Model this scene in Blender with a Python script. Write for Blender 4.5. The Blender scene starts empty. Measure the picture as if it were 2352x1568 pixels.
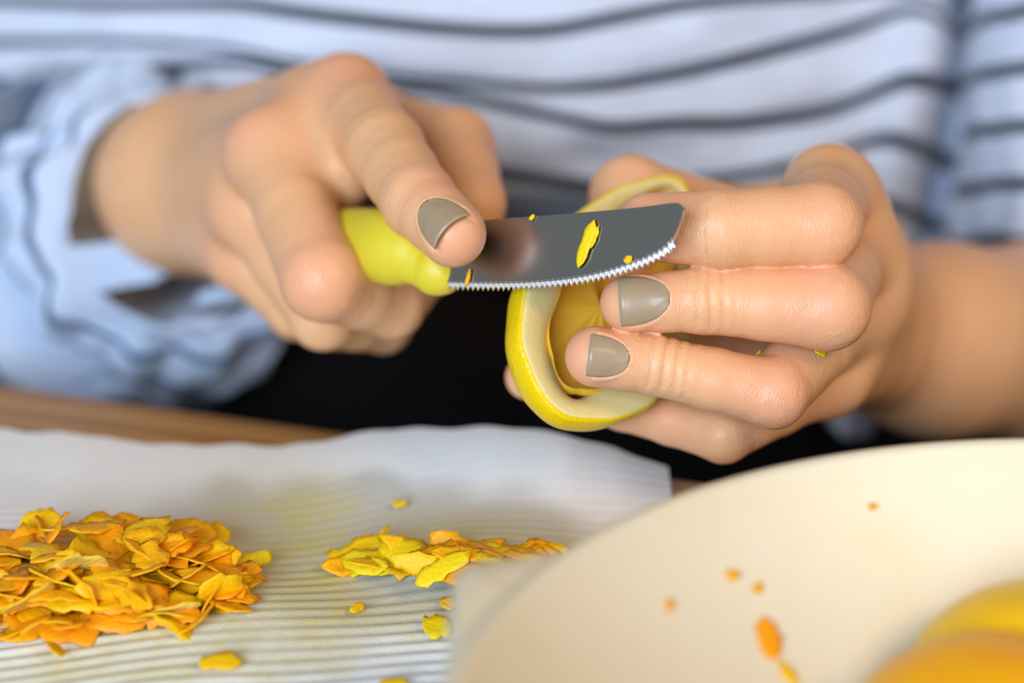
import bpy, bmesh, math, random
from concurrent.futures import ThreadPoolExecutor
import numpy as np
from mathutils import Vector, Matrix, noise as mnoise

rng = random.Random(7)
npr = np.random.default_rng(11)
scene = bpy.context.scene
COL = scene.collection

# ------------------------------------------------------------------ camera, world, lights
TH = math.radians(22.0)
HCAM = 0.2411
FPX = 2352 / (2 * math.tan(math.radians(12.5)))
FW = np.array([0, math.cos(TH), -math.sin(TH)])
RT = np.array([1.0, 0, 0])
UP = np.array([0, math.sin(TH), math.cos(TH)])
CAM = np.array([0, 0, HCAM])

cam = bpy.data.cameras.new('camera')
cam.sensor_width = 36
cam.lens = 36 / (2 * math.tan(math.radians(12.5)))
cam.clip_start = 0.01
cam.dof.use_dof = True
cam.dof.focus_distance = 0.500
cam.dof.aperture_fstop = 4.8
camo = bpy.data.objects.new('camera', cam)
COL.objects.link(camo)
camo.location = CAM
camo.rotation_euler = (math.pi / 2 - TH, 0, 0)
scene.camera = camo

world = bpy.data.worlds.new('room_light')
scene.world = world
world.use_nodes = True
bg = world.node_tree.nodes['Background']
bg.inputs['Color'].default_value = (1.0, 0.95, 0.88, 1)
bg.inputs['Strength'].default_value = 0.20


def area(name, loc, target, size, power, color):
    l = bpy.data.lights.new(name, 'AREA')
    l.shape = 'RECTANGLE'
    l.size, l.size_y = size
    l.energy = power
    l.color = color
    o = bpy.data.objects.new(name, l)
    COL.objects.link(o)
    o.location = loc
    o.rotation_euler = (Vector(target) - Vector(loc)).to_track_quat('-Z', 'Y').to_euler()
    return o


area('window_daylight', (-0.68, -1.42, 0.76), (0.0, 0.5, 0.08), (1.3, 1.1), 64, (0.66, 0.815, 1.0))
area('warm_side_lamp', (0.52, -0.05, 0.62), (0.10, 0.46, 0.06), (0.3, 0.3), 3.0, (1.0, 0.68, 0.36))  # unseen warm lamp right of the camera, brought close to warm the lemon hand

scene.view_settings.view_transform = 'Standard'
scene.view_settings.look = 'None'
scene.view_settings.gamma = 1
scene.view_settings.use_curve_mapping = False
scene.view_settings.exposure = 0.0
scene.cycles.max_bounces = 5
scene.cycles.diffuse_bounces = 3
scene.cycles.glossy_bounces = 3
scene.cycles.transmission_bounces = 2
scene.cycles.caustics_reflective = False
scene.cycles.caustics_refractive = False
scene.cycles.use_adaptive_sampling = True
scene.cycles.adaptive_threshold = 0.03


# ------------------------------------------------------------------ helpers
def P(x, y, d):
    """world point seen at photo position (x, y), d metres in front of the camera plane"""
    return CAM + d * (FW + (x - 1176) / FPX * RT - (y - 784) / FPX * UP)


def ray(x, y):
    return FW + (x - 1176) / FPX * RT - (y - 784) / FPX * UP


def onz(x, y, z):
    r = ray(x, y)
    return CAM + (z - HCAM) / r[2] * r


def nrm(v):
    v = np.asarray(v, float)
    return v / np.linalg.norm(v)


def tag(o, label=None, cat=None, group=None, kind=None):
    if label: o['label'] = label
    if cat: o['category'] = cat
    if group: o['group'] = group
    if kind: o['kind'] = kind
    return o


def mesh_obj(name, verts, faces, mat=None, parent=None, smooth=True, loc=None):
    me = bpy.data.meshes.new(name)
    if isinstance(verts, np.ndarray): verts = verts.tolist()
    if isinstance(faces, np.ndarray): faces = faces.tolist()
    me.from_pydata(verts, [], faces)
    me.update()
    if smooth:
        me.polygons.foreach_set('use_smooth', [True] * len(me.polygons))
    if mat: me.materials.append(mat)
    o = bpy.data.objects.new(name, me)
    COL.objects.link(o)
    if parent: o.parent = parent
    if loc is not None: o.location = loc
    return o


def empty(name, loc=(0, 0, 0)):
    o = bpy.data.objects.new(name, None)
    COL.objects.link(o)
    o.location = loc
    o.empty_display_size = 0.02
    return o


def grid_faces(nu, nv, wrap_u=False, wrap_v=False, flip=False):
    """vertices indexed i*nv + j"""
    F = []
    for i in range(nu if wrap_u else nu - 1):
        for j in range(nv if wrap_v else nv - 1):
            a, b = i * nv + j, ((i + 1) % nu) * nv + j
            c, d = ((i + 1) % nu) * nv + (j + 1) % nv, i * nv + (j + 1) % nv
            F.append((a, d, c, b) if flip else (a, b, c, d))
    return F


def set_uv(o, uv):
    """uv per vertex -> uv layer"""
    me = o.data
    l = me.uv_layers.new(name='cloth')
    idx = np.empty(len(me.loops), int)
    me.loops.foreach_get('vertex_index', idx)
    l.data.foreach_set('uv', np.asarray(uv, float)[idx].ravel())


def set_attr(o, name, vals):
    a = o.data.attributes.new(name, 'FLOAT', 'POINT')
    a.data.foreach_set('value', np.asarray(vals, np.float32))


def fbm(p, s, seed=0.0):
    v = Vector((p[0] * s + seed, p[1] * s - seed, p[2] * s + 2 * seed))
    return mnoise.noise(v) + 0.5 * mnoise.noise(v * 2.1)


def sstep(a, b, x):
    t = np.clip((np.asarray(x, float) - a) / (b - a), 0, 1)
    return t * t * (3 - 2 * t)


def box(name, c, s, mat, parent=None, bevel=0.0):
    bm = bmesh.new()
    bmesh.ops.create_cube(bm, size=1)
    for v in bm.verts:
        v.co = Vector((v.co.x * s[0], v.co.y * s[1], v.co.z * s[2]))
    if bevel:
        bmesh.ops.bevel(bm, geom=bm.edges[:], offset=bevel, segments=3, affect='EDGES', profile=0.5)
    me = bpy.data.meshes.new(name)
    bm.to_mesh(me); bm.free()
    me.materials.append(mat)
    o = bpy.data.objects.new(name, me)
    COL.objects.link(o)
    o.location = c
    if parent: o.parent = parent
    return o


def catmull(pts, n):
    """smooth polyline through pts (k, m) with n samples per span"""
    p = np.asarray(pts, float)
    p = np.vstack([2 * p[0] - p[1], p, 2 * p[-1] - p[-2]])
    out = []
    for i in range(1, len(p) - 2):
        for t in np.linspace(0, 1, n, endpoint=False):
            a, b, c, d = p[i - 1], p[i], p[i + 1], p[i + 2]
            out.append(0.5 * (2 * b + (c - a) * t + (2 * a - 5 * b + 4 * c - d) * t ** 2 + (3 * b - a - 3 * c + d) * t ** 3))
    out.append(p[-2])
    return np.array(out)


# ------------------------------------------------------------------ materials
class M:
    def __init__(self, name, color=(0.8, 0.8, 0.8), rough=0.5, **kw):
        m = bpy.data.materials.new(name)
        m.use_nodes = True
        self.m = m
        self.nt = m.node_tree
        self.b = self.nt.nodes['Principled BSDF']
        self.b.inputs['Base Color'].default_value = (*color, 1)
        self.b.inputs['Roughness'].default_value = rough
        for k, v in kw.items():
            self.b.inputs[k.replace('_', ' ')].default_value = v

    def n(self, t, **kw):
        nd = self.nt.nodes.new(t)
        for k, v in kw.items():
            if hasattr(nd, k): setattr(nd, k, v)
            else: nd.inputs[k.replace('_', ' ')].default_value = v
        return nd

    def l(self, a, b):
        self.nt.links.new(a, b)

    def coords(self, kind='Object', scale=(1, 1, 1)):
        t = self.n('ShaderNodeTexCoord')
        mp = self.n('ShaderNodeMapping')
        mp.inputs['Scale'].default_value = scale
        self.l(t.outputs[kind], mp.inputs['Vector'])
        return mp.outputs['Vector']

    def noise(self, vec, scale, detail=4, rough=0.5):
        t = self.n('ShaderNodeTexNoise')
        t.inputs['Scale'].default_value = scale
        t.inputs['Detail'].default_value = detail
        t.inputs['Roughness'].default_value = rough
        if vec is not None: self.l(vec, t.inputs['Vector'])
        return t.outputs['Fac']

    def ramp(self, fac, stops, interp='LINEAR'):
        r = self.n('ShaderNodeValToRGB')
        r.color_ramp.interpolation = interp
        el = r.color_ramp.elements
        while len(el) < len(stops): el.new(0.5)
        for e, (p, c) in zip(el, stops):
            e.position = p
            e.color = (*c, 1) if len(c) == 3 else c
        self.l(fac, r.inputs['Fac'])
        return r.outputs['Color']

    def mix(self, fac, a, b, mode='MIX'):
        x = self.n('ShaderNodeMix', data_type='RGBA', blend_type=mode)
        for sock, v in ((x.inputs[0], fac), (x.inputs[6], a), (x.inputs[7], b)):
            if isinstance(v, (int, float)): sock.default_value = v
            elif isinstance(v, tuple): sock.default_value = (*v, 1)
            else: self.l(v, sock)
        return x.outputs[2]

    def math(self, op, a, b=None, c=None):
        x = self.n('ShaderNodeMath', operation=op)
        for i, v in enumerate((a, b, c)):
            if v is None: continue
            if isinstance(v, (int, float)): x.inputs[i].default_value = v
            else: self.l(v, x.inputs[i])
        return x.outputs[0]

    def attr(self, name):
        a = self.n('ShaderNodeAttribute', attribute_name=name)
        return a.outputs['Fac']

    def color(self, s):
        self.l(s, self.b.inputs['Base Color'])

    def bump(self, h, dist, strength=1.0):
        b = self.n('ShaderNodeBump')
        b.inputs['Distance'].default_value = dist
        b.inputs['Strength'].default_value = strength
        self.l(h, b.inputs['Height'])
        self.l(b.outputs['Normal'], self.b.inputs['Normal'])


def mat_skin():
    k = M('skin', (0.74, 0.47, 0.33), 0.42)
    v = k.coords('Object')
    red = k.attr('red')
    base = k.mix(k.noise(v, 90, 5), (0.76, 0.40, 0.195), (0.84, 0.485, 0.26))
    col = k.mix(red, base, (0.80, 0.325, 0.225))
    k.color(col)
    k.b.inputs['Subsurface Weight'].default_value = 0.28
    k.b.inputs['Subsurface Radius'].default_value = (1.0, 0.38, 0.18)
    k.b.inputs['Subsurface Scale'].default_value = 0.0045
    k.b.inputs['Specular IOR Level'].default_value = 0.4
    # fine skin lines across the fingers, stronger at the joints, plus pores
    fs, fw = k.attr('along'), k.attr('lines')
    ph = k.math('ADD', k.math('MULTIPLY', fs, 3300.0), k.math('MULTIPLY', k.noise(v, 210, 4), 22.0))
    brk = k.ramp(k.noise(v, 330, 3), [(0.38, (0, 0, 0)), (0.62, (1, 1, 1))])
    ln = k.math('MULTIPLY', k.math('POWER', k.math('ABSOLUTE', k.math('SINE', ph)), 0.5), k.math('MULTIPLY', fw, brk))
    pores = k.math('MULTIPLY', k.noise(v, 1400, 2), 0.35)
    k.bump(k.math('ADD', ln, pores), 0.00014, 0.7)
    return k.m


def mat_polish():
    k = M('nail_polish', (0.30, 0.25, 0.19), 0.38)
    v = k.coords('Object')
    k.color(k.mix(k.noise(v, 300, 2), (0.345, 0.25, 0.15), (0.395, 0.29, 0.18)))
    k.b.inputs['Coat Weight'].default_value = 0.15
    k.b.inputs['Coat Roughness'].default_value = 0.12
    return k.m


def mat_striped(name, white=(0.62, 0.67, 0.80), dark=(0.010, 0.018, 0.035), half=0.13):
    k = M(name, white, 0.85)
    uv = k.n('ShaderNodeUVMap', uv_map='cloth')
    sx = k.n('ShaderNodeSeparateXYZ')
    k.l(uv.outputs[0], sx.inputs[0])
    fr = k.math('PINGPONG', sx.outputs[1], 0.5)          # 0 on every stripe line
    mask = k.ramp(fr, [(half * 0.8, (1, 1, 1)), (half * 1.2, (0, 0, 0))])
    v = k.coords('Object')
    w = k.mix(k.noise(v, 40, 4), tuple(c * 0.95 for c in white), white)
    k.color(k.mix(mask, w, dark))
    k.b.inputs['Sheen Weight'].default_value = 0.15
    k.bump(k.noise(v, 1500, 2), 0.0002, 0.3)
    return k.m


def mat_trousers():
    k = M('black_cotton', (0.006, 0.006, 0.007), 0.95, Specular_IOR_Level=0.1)
    k.bump(k.noise(k.coords(), 900, 2), 0.0003, 0.3)
    return k.m


def mat_wood():
    k = M('table_wood', (0.4, 0.22, 0.08), 0.42)
    v = k.coords('Object', (3, 26, 26))
    g = k.noise(v, 1.6, 6, 0.6)
    w = k.n('ShaderNodeTexWave', bands_direction='Y')
    w.inputs['Scale'].default_value = 1.3
    w.inputs['Distortion'].default_value = 5
    w.inputs['Detail'].default_value = 3
    k.l(v, w.inputs['Vector'])
    f = k.mix(0.45, g, w.outputs['Fac'])
    k.color(k.ramp(f, [(0.25, (0.33, 0.15, 0.035)), (0.55, (0.44, 0.22, 0.06)), (0.8, (0.50, 0.28, 0.09))]))
    k.bump(f, 0.0004, 0.3)
    return k.m


def mat_paper():
    k = M('paper_towel', (0.80, 0.80, 0.79), 0.9)
    v = k.coords('Object')
    col = k.mix(k.noise(v, 160, 3), (0.78, 0.78, 0.77), (0.84, 0.84, 0.83))
    # juice that has soaked in: stains with edges of their own
    wet, yel = k.attr('wet'), k.attr('juice')
    col = k.mix(wet, col, (0.50, 0.49, 0.44))
    sp = k.ramp(k.noise(v, 70, 6, 0.7), [(0.30, (0.15, 0.15, 0.15)), (0.62, (0.8, 0.8, 0.8))])
    col = k.mix(k.math('MULTIPLY', yel, sp), col, (0.62, 0.54, 0.14))
    dots = k.ramp(k.noise(v, 420, 4, 0.6), [(0.60, (0, 0, 0)), (0.70, (1, 1, 1))])
    col = k.mix(k.math('MULTIPLY', dots, k.math('MULTIPLY', yel, 0.8)), col, (0.68, 0.62, 0.06))
    k.color(col)
    k.bump(k.noise(v, 1300, 3), 0.0003, 0.5)
    return k.m


def mat_bowl():
    k = M('cream_plastic', (0.78, 0.69, 0.50), 0.38)
    v = k.coords('Object')
    st = k.ramp(k.noise(v, 26, 6, 0.65), [(0.52, (0, 0, 0)), (0.72, (1, 1, 1))])
    k.color(k.mix(k.math('MULTIPLY', st, 0.4), (0.76, 0.68, 0.51), (0.73, 0.59, 0.31)))
    return k.m


def mat_zest(name, c1, c2, rough=0.5, relief=0.5):
    k = M(name, c1, rough)
    v = k.coords('Object')
    k.color(k.mix(k.noise(v, 260, 4), c1, c2))
    k.b.inputs['Subsurface Weight'].default_value = 0.25 if name.startswith('lemon') else 0.0
    k.b.inputs['Subsurface Radius'].default_value = (1, 0.6, 0.1)
    k.b.inputs['Subsurface Scale'].default_value = 0.002
    k.b.inputs['Specular IOR Level'].default_value = 0.3
    vo = k.n('ShaderNodeTexVoronoi')
    vo.inputs['Scale'].default_value = 900
    k.l(v, vo.inputs['Vector'])
    k.bump(vo.outputs['Distance'], 0.0003, relief)
    return k.m


def mat_metal(name, c, rough):
    k = M(name, c, rough, Metallic=1.0)
    v = k.coords('Object', (40, 40, 900))
    k.bump(k.noise(v, 6, 2), 0.00005, 0.15)
    return k.m


SKIN = mat_skin()
POLISH = mat_polish()
SHIRT = mat_striped('striped_cotton')
SLEEVE = mat_striped('striped_cotton_sleeve', (0.52, 0.61, 0.78), (0.07, 0.12, 0.22), 0.11)
BLACK = mat_trousers()
WOOD = mat_wood()
PAPER = mat_paper()
BOWL = mat_bowl()
RIND = mat_zest('lemon_rind', (0.84, 0.55, 0.001), (0.90, 0.63, 0.004), 0.34)
PITH = mat_zest('lemon_pith', (0.79, 0.64, 0.22), (0.84, 0.72, 0.36), 0.5, 0.15)
FLESH = mat_zest('lemon_flesh', (0.90, 0.47, 0.02), (0.92, 0.56, 0.06), 0.32, 0.12)
Z_OR = mat_zest('orange_zest', (0.88, 0.30, 0.001), (0.92, 0.39, 0.003))
Z_AM = mat_zest('amber_zest', (0.86, 0.37, 0.001), (0.90, 0.44, 0.002))
Z_YE = mat_zest('yellow_zest', (0.85, 0.46, 0.002), (0.88, 0.53, 0.003))
Z_LI = mat_zest('lime_yellow_zest', (0.82, 0.57, 0.003), (0.85, 0.63, 0.008))
Z_PALE = mat_zest('pale_zest_back', (0.84, 0.58, 0.07), (0.87, 0.66, 0.14))
ORANGE = mat_zest('orange_rind', (0.90, 0.36, 0.001), (0.92, 0.47, 0.003), 0.3)
PALE_ORANGE = mat_zest('pale_orange_rind', (0.88, 0.46, 0.004), (0.90, 0.60, 0.012), 0.28)
STEEL = mat_metal('blade_steel', (0.50, 0.545, 0.575), 0.22)
EDGE = mat_metal('ground_edge_steel', (0.92, 0.94, 0.97), 0.42)
HANDLE = M('yellow_plastic', (0.74, 0.60, 0.03), 0.45).m
WALL = M('wall_paint', (0.62, 0.58, 0.52), 0.9).m
FLOOR = M('floor_boards', (0.16, 0.10, 0.06), 0.6).m

# ------------------------------------------------------------------ the room
ZF = -0.74
tag(mesh_obj('floor', [(-2, -1.6, ZF), (2, -1.6, ZF), (2, 2.2, ZF), (-2, 2.2, ZF)], [(0, 1, 2, 3)], FLOOR, smooth=False), 'dark wooden floor under the table', kind='structure')
tag(mesh_obj('wall_back', [(-2, 2.2, ZF), (2, 2.2, ZF), (2, 2.2, 1.7), (-2, 2.2, 1.7)], [(0, 1, 2, 3)], WALL, smooth=False), 'plain wall behind the person', kind='structure')

# ------------------------------------------------------------------ table (edge runs at a slant to the view)
yaw = math.atan2(0.5064 - 0.5701, 0.0553 + 0.1372)
table = empty('table', (0.0, 0.0, ZF))
tag(table, 'brown wooden table the paper towel and bowl stand on', 'table')
table.rotation_euler = (0, 0, yaw)
cy, sy = math.cos(yaw), math.sin(yaw)
edge_d = -sy * (-0.0326) + cy * 0.5333          # distance of the far edge in table axes
TW, TD = 1.5, 0.85
box('table_top', (0.05, edge_d - TD / 2, -ZF - 0.014), (TW, TD, 0.028), WOOD, table, 0.003)
for sx in (-1, 1):
    for q in (0, 1):
        box('leg', (0.05 + sx * (TW / 2 - 0.08), edge_d - 0.07 - q * (TD - 0.14), (-ZF - 0.028) / 2), (0.055, 0.055, -ZF - 0.028), WOOD, table, 0.003)

# ------------------------------------------------------------------ paper towel
back_px = np.array([(-700, 1000, .545), (-250, 994, .54), (0, 995, .533), (180, 1000, .528), (270, 1018, .5245), (450, 1026, .522), (650, 1030, .521), (760, 1012, .521),
                    (880, 993, .521), (1000, 986, .519), (1140, 986, .515), (1300, 1001, .510), (1420, 1037, .506), (1535, 1082, .502)])
bx, by, bz = [], [], []
for x, y, yb in back_px:
    r = ray(x, y)
    q = CAM + yb / r[1] * r
    bx.append(q[0]); by.append(yb); bz.append(max(q[2], 0.0012))
bx, by, bz = map(np.array, (bx, by, bz))
NX, NY = 190, 420
y_near = 0.33
V, wet, juice, PH = [], [], [], None
xs = np.linspace(bx[0], bx[-1], NX)


def blob(px, py, cx, cy_, rx, ry, soft=0.35):
    q = np.hypot((px - cx) / rx, (py - cy_) / ry)
    return 1 - sstep(1 - soft, 1 + soft, q)


def paper_height(x, yy):
    """large undulation of the towel (without the ribs)"""
    yb = np.interp(x, bx, by); zb = np.interp(x, bx, bz)
    s = yb - yy
    h = zb * (1 - sstep(0.0, 0.048, s))
    h = h + 0.0030 * np.exp(-((x + 0.048) / 0.020) ** 2 - ((yy - 0.432) / 0.022) ** 2)
    h = h + 0.0022 * (0.5 + 0.5 * np.sin(x * 62 + yy * 30)) * sstep(0.02, 0.06, s)
    h = h + 0.0030 * np.exp(-((x + 0.005) / 0.03) ** 2 - ((yy - 0.465) / 0.015) ** 2)
    return h + 0.0006


XX, YY = np.meshgrid(xs, np.linspace(0, 1, NY), indexing='ij')
YB = np.interp(XX, bx, by) + 0.0012 * np.sin(XX * 300) * np.sin(XX * 113)
YW = YB + (y_near - YB) * YY
ZW = paper_height(XX, YW)
bend = YW + 0.10 * (XX + 0.02) ** 2 * 4 + 0.006 * np.exp(-((XX + 0.045) / 0.022) ** 2) + 0.0035 * np.sin(XX * 48) - 0.10 * XX
ribs = 0.00021 * (1 + 0.6 * np.sin(XX * 70 + YW * 35) * np.sin(YW * 90 + 1)) * np.sin(bend * 2 * math.pi / 0.0042)
ZW = ZW + ribs * (0.15 + 0.85 * sstep(0.03, 0.10, YB - YW))
V = np.stack([XX, YW, ZW], -1).reshape(-1, 3)
# photo positions of the stain, laid on the towel
cpt = V - CAM
dep = cpt @ FW
pxx = 1176 + FPX * (cpt @ RT) / dep
pyy = 784 - FPX * (cpt @ UP) / dep
wob = 26 * np.sin(pxx / 60) + 18 * np.sin(pxx / 27 + 1) + 14 * np.sin(pyy / 19)
wet = np.maximum.reduce([blob(pxx, pyy + wob * .5, 800, 1190, 440, 92), blob(pxx + wob, pyy, 860, 1320, 330, 120), blob(pxx, pyy, 1150, 1215, 180, 75)]) * 0.85
juice = np.maximum.reduce([blob(pxx + wob, pyy, 690, 1310, 190, 190, .7) * 1.0, blob(pxx, pyy + wob, 480, 1480, 360, 90, .6) * .9,
                           blob(pxx, pyy, 680, 1190, 110, 70, .7) * .8, blob(pxx, pyy, 1050, 1240, 280, 60, .7) * .6, blob(pxx, pyy, 250, 1540, 280, 60, .7) * .8, blob(pxx, pyy, 900, 1420, 260, 60, .7) * .5])
towel = mesh_obj('paper_towel', V, grid_faces(NX, NY, flip=True), PAPER)
set_attr(towel, 'wet', wet); set_attr(towel, 'juice', juice)
tag(towel, 'white ribbed paper towel stained with yellow juice, lying on the table', 'paper towel')

# ------------------------------------------------------------------ bowl
BC = np.array([0.1071, 0.3077]); BR = 0.1191; BZ = 0.045


def bowl_inner_z(r):
    t = np.clip((np.asarray(r, float) - 0.055) / (BR - 0.0565), 0, 1.2)
    return 0.005 + (BZ - 0.005) * t ** 2.1


prof = []
for r in np.linspace(0.0005, 0.055, 5): prof.append((r, 0.005))
for r in np.linspace(0.058, BR - 0.0018, 14): prof.append((r, float(bowl_inner_z(r))))
prof += [(BR - 0.0012, BZ + 0.0003), (BR, BZ + 0.0006), (BR + 0.0012, BZ + 0.0002), (BR + 0.0018, BZ - 0.0012), (BR + 0.0016, BZ - 0.003), (BR + 0.0006, BZ - 0.004)]
for r in np.linspace(BR - 0.001, 0.060, 12): prof.append((r, max(0.0022, float(bowl_inner_z(r)) - 0.0035)))
prof += [(0.056, 0.0004), (0.050, 0.0004), (0.048, 0.002), (0.0005, 0.002)]
NA = 160
Vb = [(r * math.cos(a), r * math.sin(a), z) for a in np.linspace(0, 2 * math.pi, NA, endpoint=False) for r, z in prof]
bowl = empty('mixing_bowl', (BC[0], BC[1], 0.0018))
tag(bowl, 'shallow cream plastic bowl with citrus stains, on the table', 'bowl')
mesh_obj('bowl_body', Vb, grid_faces(NA, len(prof), wrap_u=True), BOWL, bowl)
# pouring lip: a flat shelf with a rounded corner that sticks out beyond the rim
outl = [(0.020, 0.3875), (0.006, 0.3830), (-0.0055, 0.3800), (-0.0088, 0.3785), (-0.0102, 0.3755), (-0.0108, 0.371), (-0.0112, 0.352), (-0.0120, 0.330), (-0.0105, 0.300)]
inner = [(BC[0] + (BR - 0.001) * math.cos(a), BC[1] + (BR - 0.001) * math.sin(a)) for a in np.linspace(math.radians(136), math.radians(184), len(outl))]
sv = []
for (ox, oy), (ix, iy) in zip(outl, inner):
    for z0, z1 in ((0.0, 0.0), (-0.003, -0.003)):
        pass
    dx, dy = ox - BC[0], oy - BC[1]
    sv += [(ix - BC[0], iy - BC[1], BZ - 0.0015), (dx * .985, dy * .985, BZ - 0.0022), (dx, dy, BZ - 0.0032), (dx * .998, dy * .998, BZ - 0.016), (ix - BC[0], iy - BC[1], BZ - 0.018)]
mesh_obj('pouring_lip', sv, grid_faces(len(outl), 5, wrap_v=True), BOWL, bowl)


def on_bowl(x, y):
    r = ray(x, y)
    best = None
    for k in np.linspace(0.33, 0.56, 1200):
        q = CAM + k * r
        rr = math.hypot(q[0] - BC[0], q[1] - BC[1])
        if rr < BR and q[2] <= float(bowl_inner_z(rr)) + 0.0018:
            best = q
            break
    return best


# ------------------------------------------------------------------ implicit surfaces (for hands)
def seg(Pn, a, b, ra, rb, n=None, q=1.0):
    ba = (b - a).astype(np.float32)
    pa = Pn - a.astype(np.float32)
    h = np.clip(pa @ ba / float(ba @ ba), 0, 1)
    v = pa - h[:, None] * ba
    if n is not None:
        nn = n.astype(np.float32)
        v = v + nn * ((v @ nn) * (1 / q - 1))[:, None]
    return np.sqrt((v * v).sum(1)) - (ra + (rb - ra) * h)


def smin(a, b, k):
    h = np.clip(0.5 + 0.5 * (b - a) / k, 0, 1)
    return b + (a - b) * h - k * h * (1 - h)


class Hand:
    def __init__(self):
        self.palm = []        # (a, b, ra, rb, n, q)
        self.fingers = []     # dict(prims, joints)
        self.red = []         # (point, radius, amount)
        self.nails = []

    def chain(self, pts, q=1.0, n=None):
        J = [P(x, y, d) for x, y, d, r in pts]
        R = [r for *_, r in pts]
        pr = []
        for i in range(len(J) - 1):
            a, b = J[i], J[i + 1]
            # slim waist between two joints
            m = (a + b) / 2
            w = 0.5 * (R[i] + R[i + 1]) * 0.955
            pr += [(a, m, R[i], w, n, q), (m, b, w, R[i + 1], n, q)]
        f = dict(prims=pr, J=J, R=R)
        self.fingers.append(f)
        return f

    def pseg(self, p0, p1, n=None, q=1.0):
        self.palm.append((P(*p0[:3]), P(*p1[:3]), p0[3], p1[3], n, q))

    def field(self, pts):
        out = np.empty(len(pts), np.float32)
        CH = 40000

        def part(s):
            p = pts[s:s + CH]
            d = None
            for a in self.palm:
                x = seg(p, *a)
                d = x if d is None else smin(d, x, 0.010)
            tot = d.copy()
            fin = None
            for f in self.fingers:
                x = None
                for a in f['prims']:
                    y = seg(p, *a)
                    x = y if x is None else smin(x, y, 0.0013)
                w = smin(d, x, f.get('k', 0.006))
                tot = w if fin is None else smin(tot, w, 0.0007)
                fin = True
            out[s:s + CH] = tot

        if len(pts) <= CH:
            part(0)
        else:
            with ThreadPoolExecutor(4) as ex:
                list(ex.map(part, range(0, len(pts), CH)))
        return out

    def grad(self, p, e=2e-4):
        g = np.zeros((len(p), 3), np.float32)
        for k in ((1, -1, -1), (-1, -1, 1), (-1, 1, -1), (1, 1, 1)):
            kk = np.array(k, np.float32)
            g += kk * self.field(p + kk * e)[:, None]
        return g / np.maximum(np.linalg.norm(g, axis=1), 1e-9)[:, None]

    def polygonise(self, h):
        lo = np.full(3, 9.0); hi = np.full(3, -9.0)
        for pr in self.palm + [a for f in self.fingers for a in f['prims']]:
            for c, r in ((pr[0], pr[2]), (pr[1], pr[3])):
                lo = np.minimum(lo, c - r); hi = np.maximum(hi, c + r)
        lo -= 0.004; hi += 0.004
        K = 4
        H = h * K
        nc = np.ceil((hi - lo) / H).astype(int)
        n = nc * K + 1
        cc = np.stack(np.meshgrid(*[lo[i] + (np.arange(nc[i]) + 0.5) * H for i in range(3)], indexing='ij'), -1).reshape(-1, 3).astype(np.float32)
        dc = self.field(cc).reshape(nc)
        near = np.abs(dc) < H * 0.9 + 0.0016
        val = np.full(n, 1.0, np.float32)
        val[:-1, :-1, :-1] = np.repeat(np.repeat(np.repeat(np.where(dc < 0, -1, 1).astype(np.float32), K, 0), K, 1), K, 2)
        ci = np.argwhere(near)
        off = np.stack(np.meshgrid(*[np.arange(K + 1)] * 3, indexing='ij'), -1).reshape(-1, 3)
        mark = np.zeros(n, bool)
        for o in off:
            ii = ci * K + o
            mark[ii[:, 0], ii[:, 1], ii[:, 2]] = True
        gi = np.argwhere(mark)
        val[gi[:, 0], gi[:, 1], gi[:, 2]] = self.field((lo + gi * h).astype(np.float32))
        # surface nets
        s = val < 0
        cnt = np.zeros(n - 1, np.int8)
        sl = lambda i, m: slice(i, m - 1 + i)
        for i in (0, 1):
            for j in (0, 1):
                for k in (0, 1):
                    cnt += s[sl(i, n[0]), sl(j, n[1]), sl(k, n[2])]
        act = (cnt > 0) & (cnt < 8)
        ac = np.argwhere(act)
        idx = np.full(n - 1, -1, np.int64)
        idx[ac[:, 0], ac[:, 1], ac[:, 2]] = np.arange(len(ac))
        cor = [(i, j, k) for i in (0, 1) for j in (0, 1) for k in (0, 1)]
        cv = np.stack([val[ac[:, 0] + c[0], ac[:, 1] + c[1], ac[:, 2] + c[2]] for c in cor], 1)
        acc = np.zeros((len(ac), 3)); cn = np.zeros(len(ac))
        for a in range(8):
            for b in range(a + 1, 8):
                if sum(abs(cor[a][t] - cor[b][t]) for t in range(3)) != 1: continue
                va, vb = cv[:, a], cv[:, b]
                mk = (va < 0) != (vb < 0)
                t = np.where(mk, va / np.where(mk, va - vb, 1), 0)
                pt = np.array(cor[a]) + t[:, None] * (np.array(cor[b]) - np.array(cor[a]))
                acc += pt * mk[:, None]; cn += mk
        verts = lo + (ac + acc / cn[:, None]) * h
        Fq = []
        for ax in range(3):
            u, w = (ax + 1) % 3, (ax + 2) % 3
            a0 = [slice(None)] * 3; a1 = [slice(None)] * 3
            a0[ax] = slice(0, -1); a1[ax] = slice(1, None)
            s0, s1 = s[tuple(a0)], s[tuple(a1)]
            e = np.argwhere(s0 != s1)
            e = e[(e[:, u] > 0) & (e[:, w] > 0) & (e[:, u] < n[u] - 1) & (e[:, w] < n[w] - 1)]
            ins = s0[e[:, 0], e[:, 1], e[:, 2]]
            q = []
            for du, dw in ((-1, -1), (0, -1), (0, 0), (-1, 0)):
                c = e.copy(); c[:, u] += du; c[:, w] += dw
                q.append(idx[c[:, 0], c[:, 1], c[:, 2]])
            q = np.stack(q, 1)
            q[~ins] = q[~ins][:, ::-1]
            Fq.append(q)
        Fq = np.concatenate(Fq)
        Fq = Fq[(Fq >= 0).all(1)]
        v = verts.astype(np.float32)
        g = self.grad(v)
        for _ in range(2):
            v = v - g * np.clip(self.field(v), -h, h)[:, None]
        return v.astype(np.float64), Fq, g.astype(np.float64)

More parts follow.
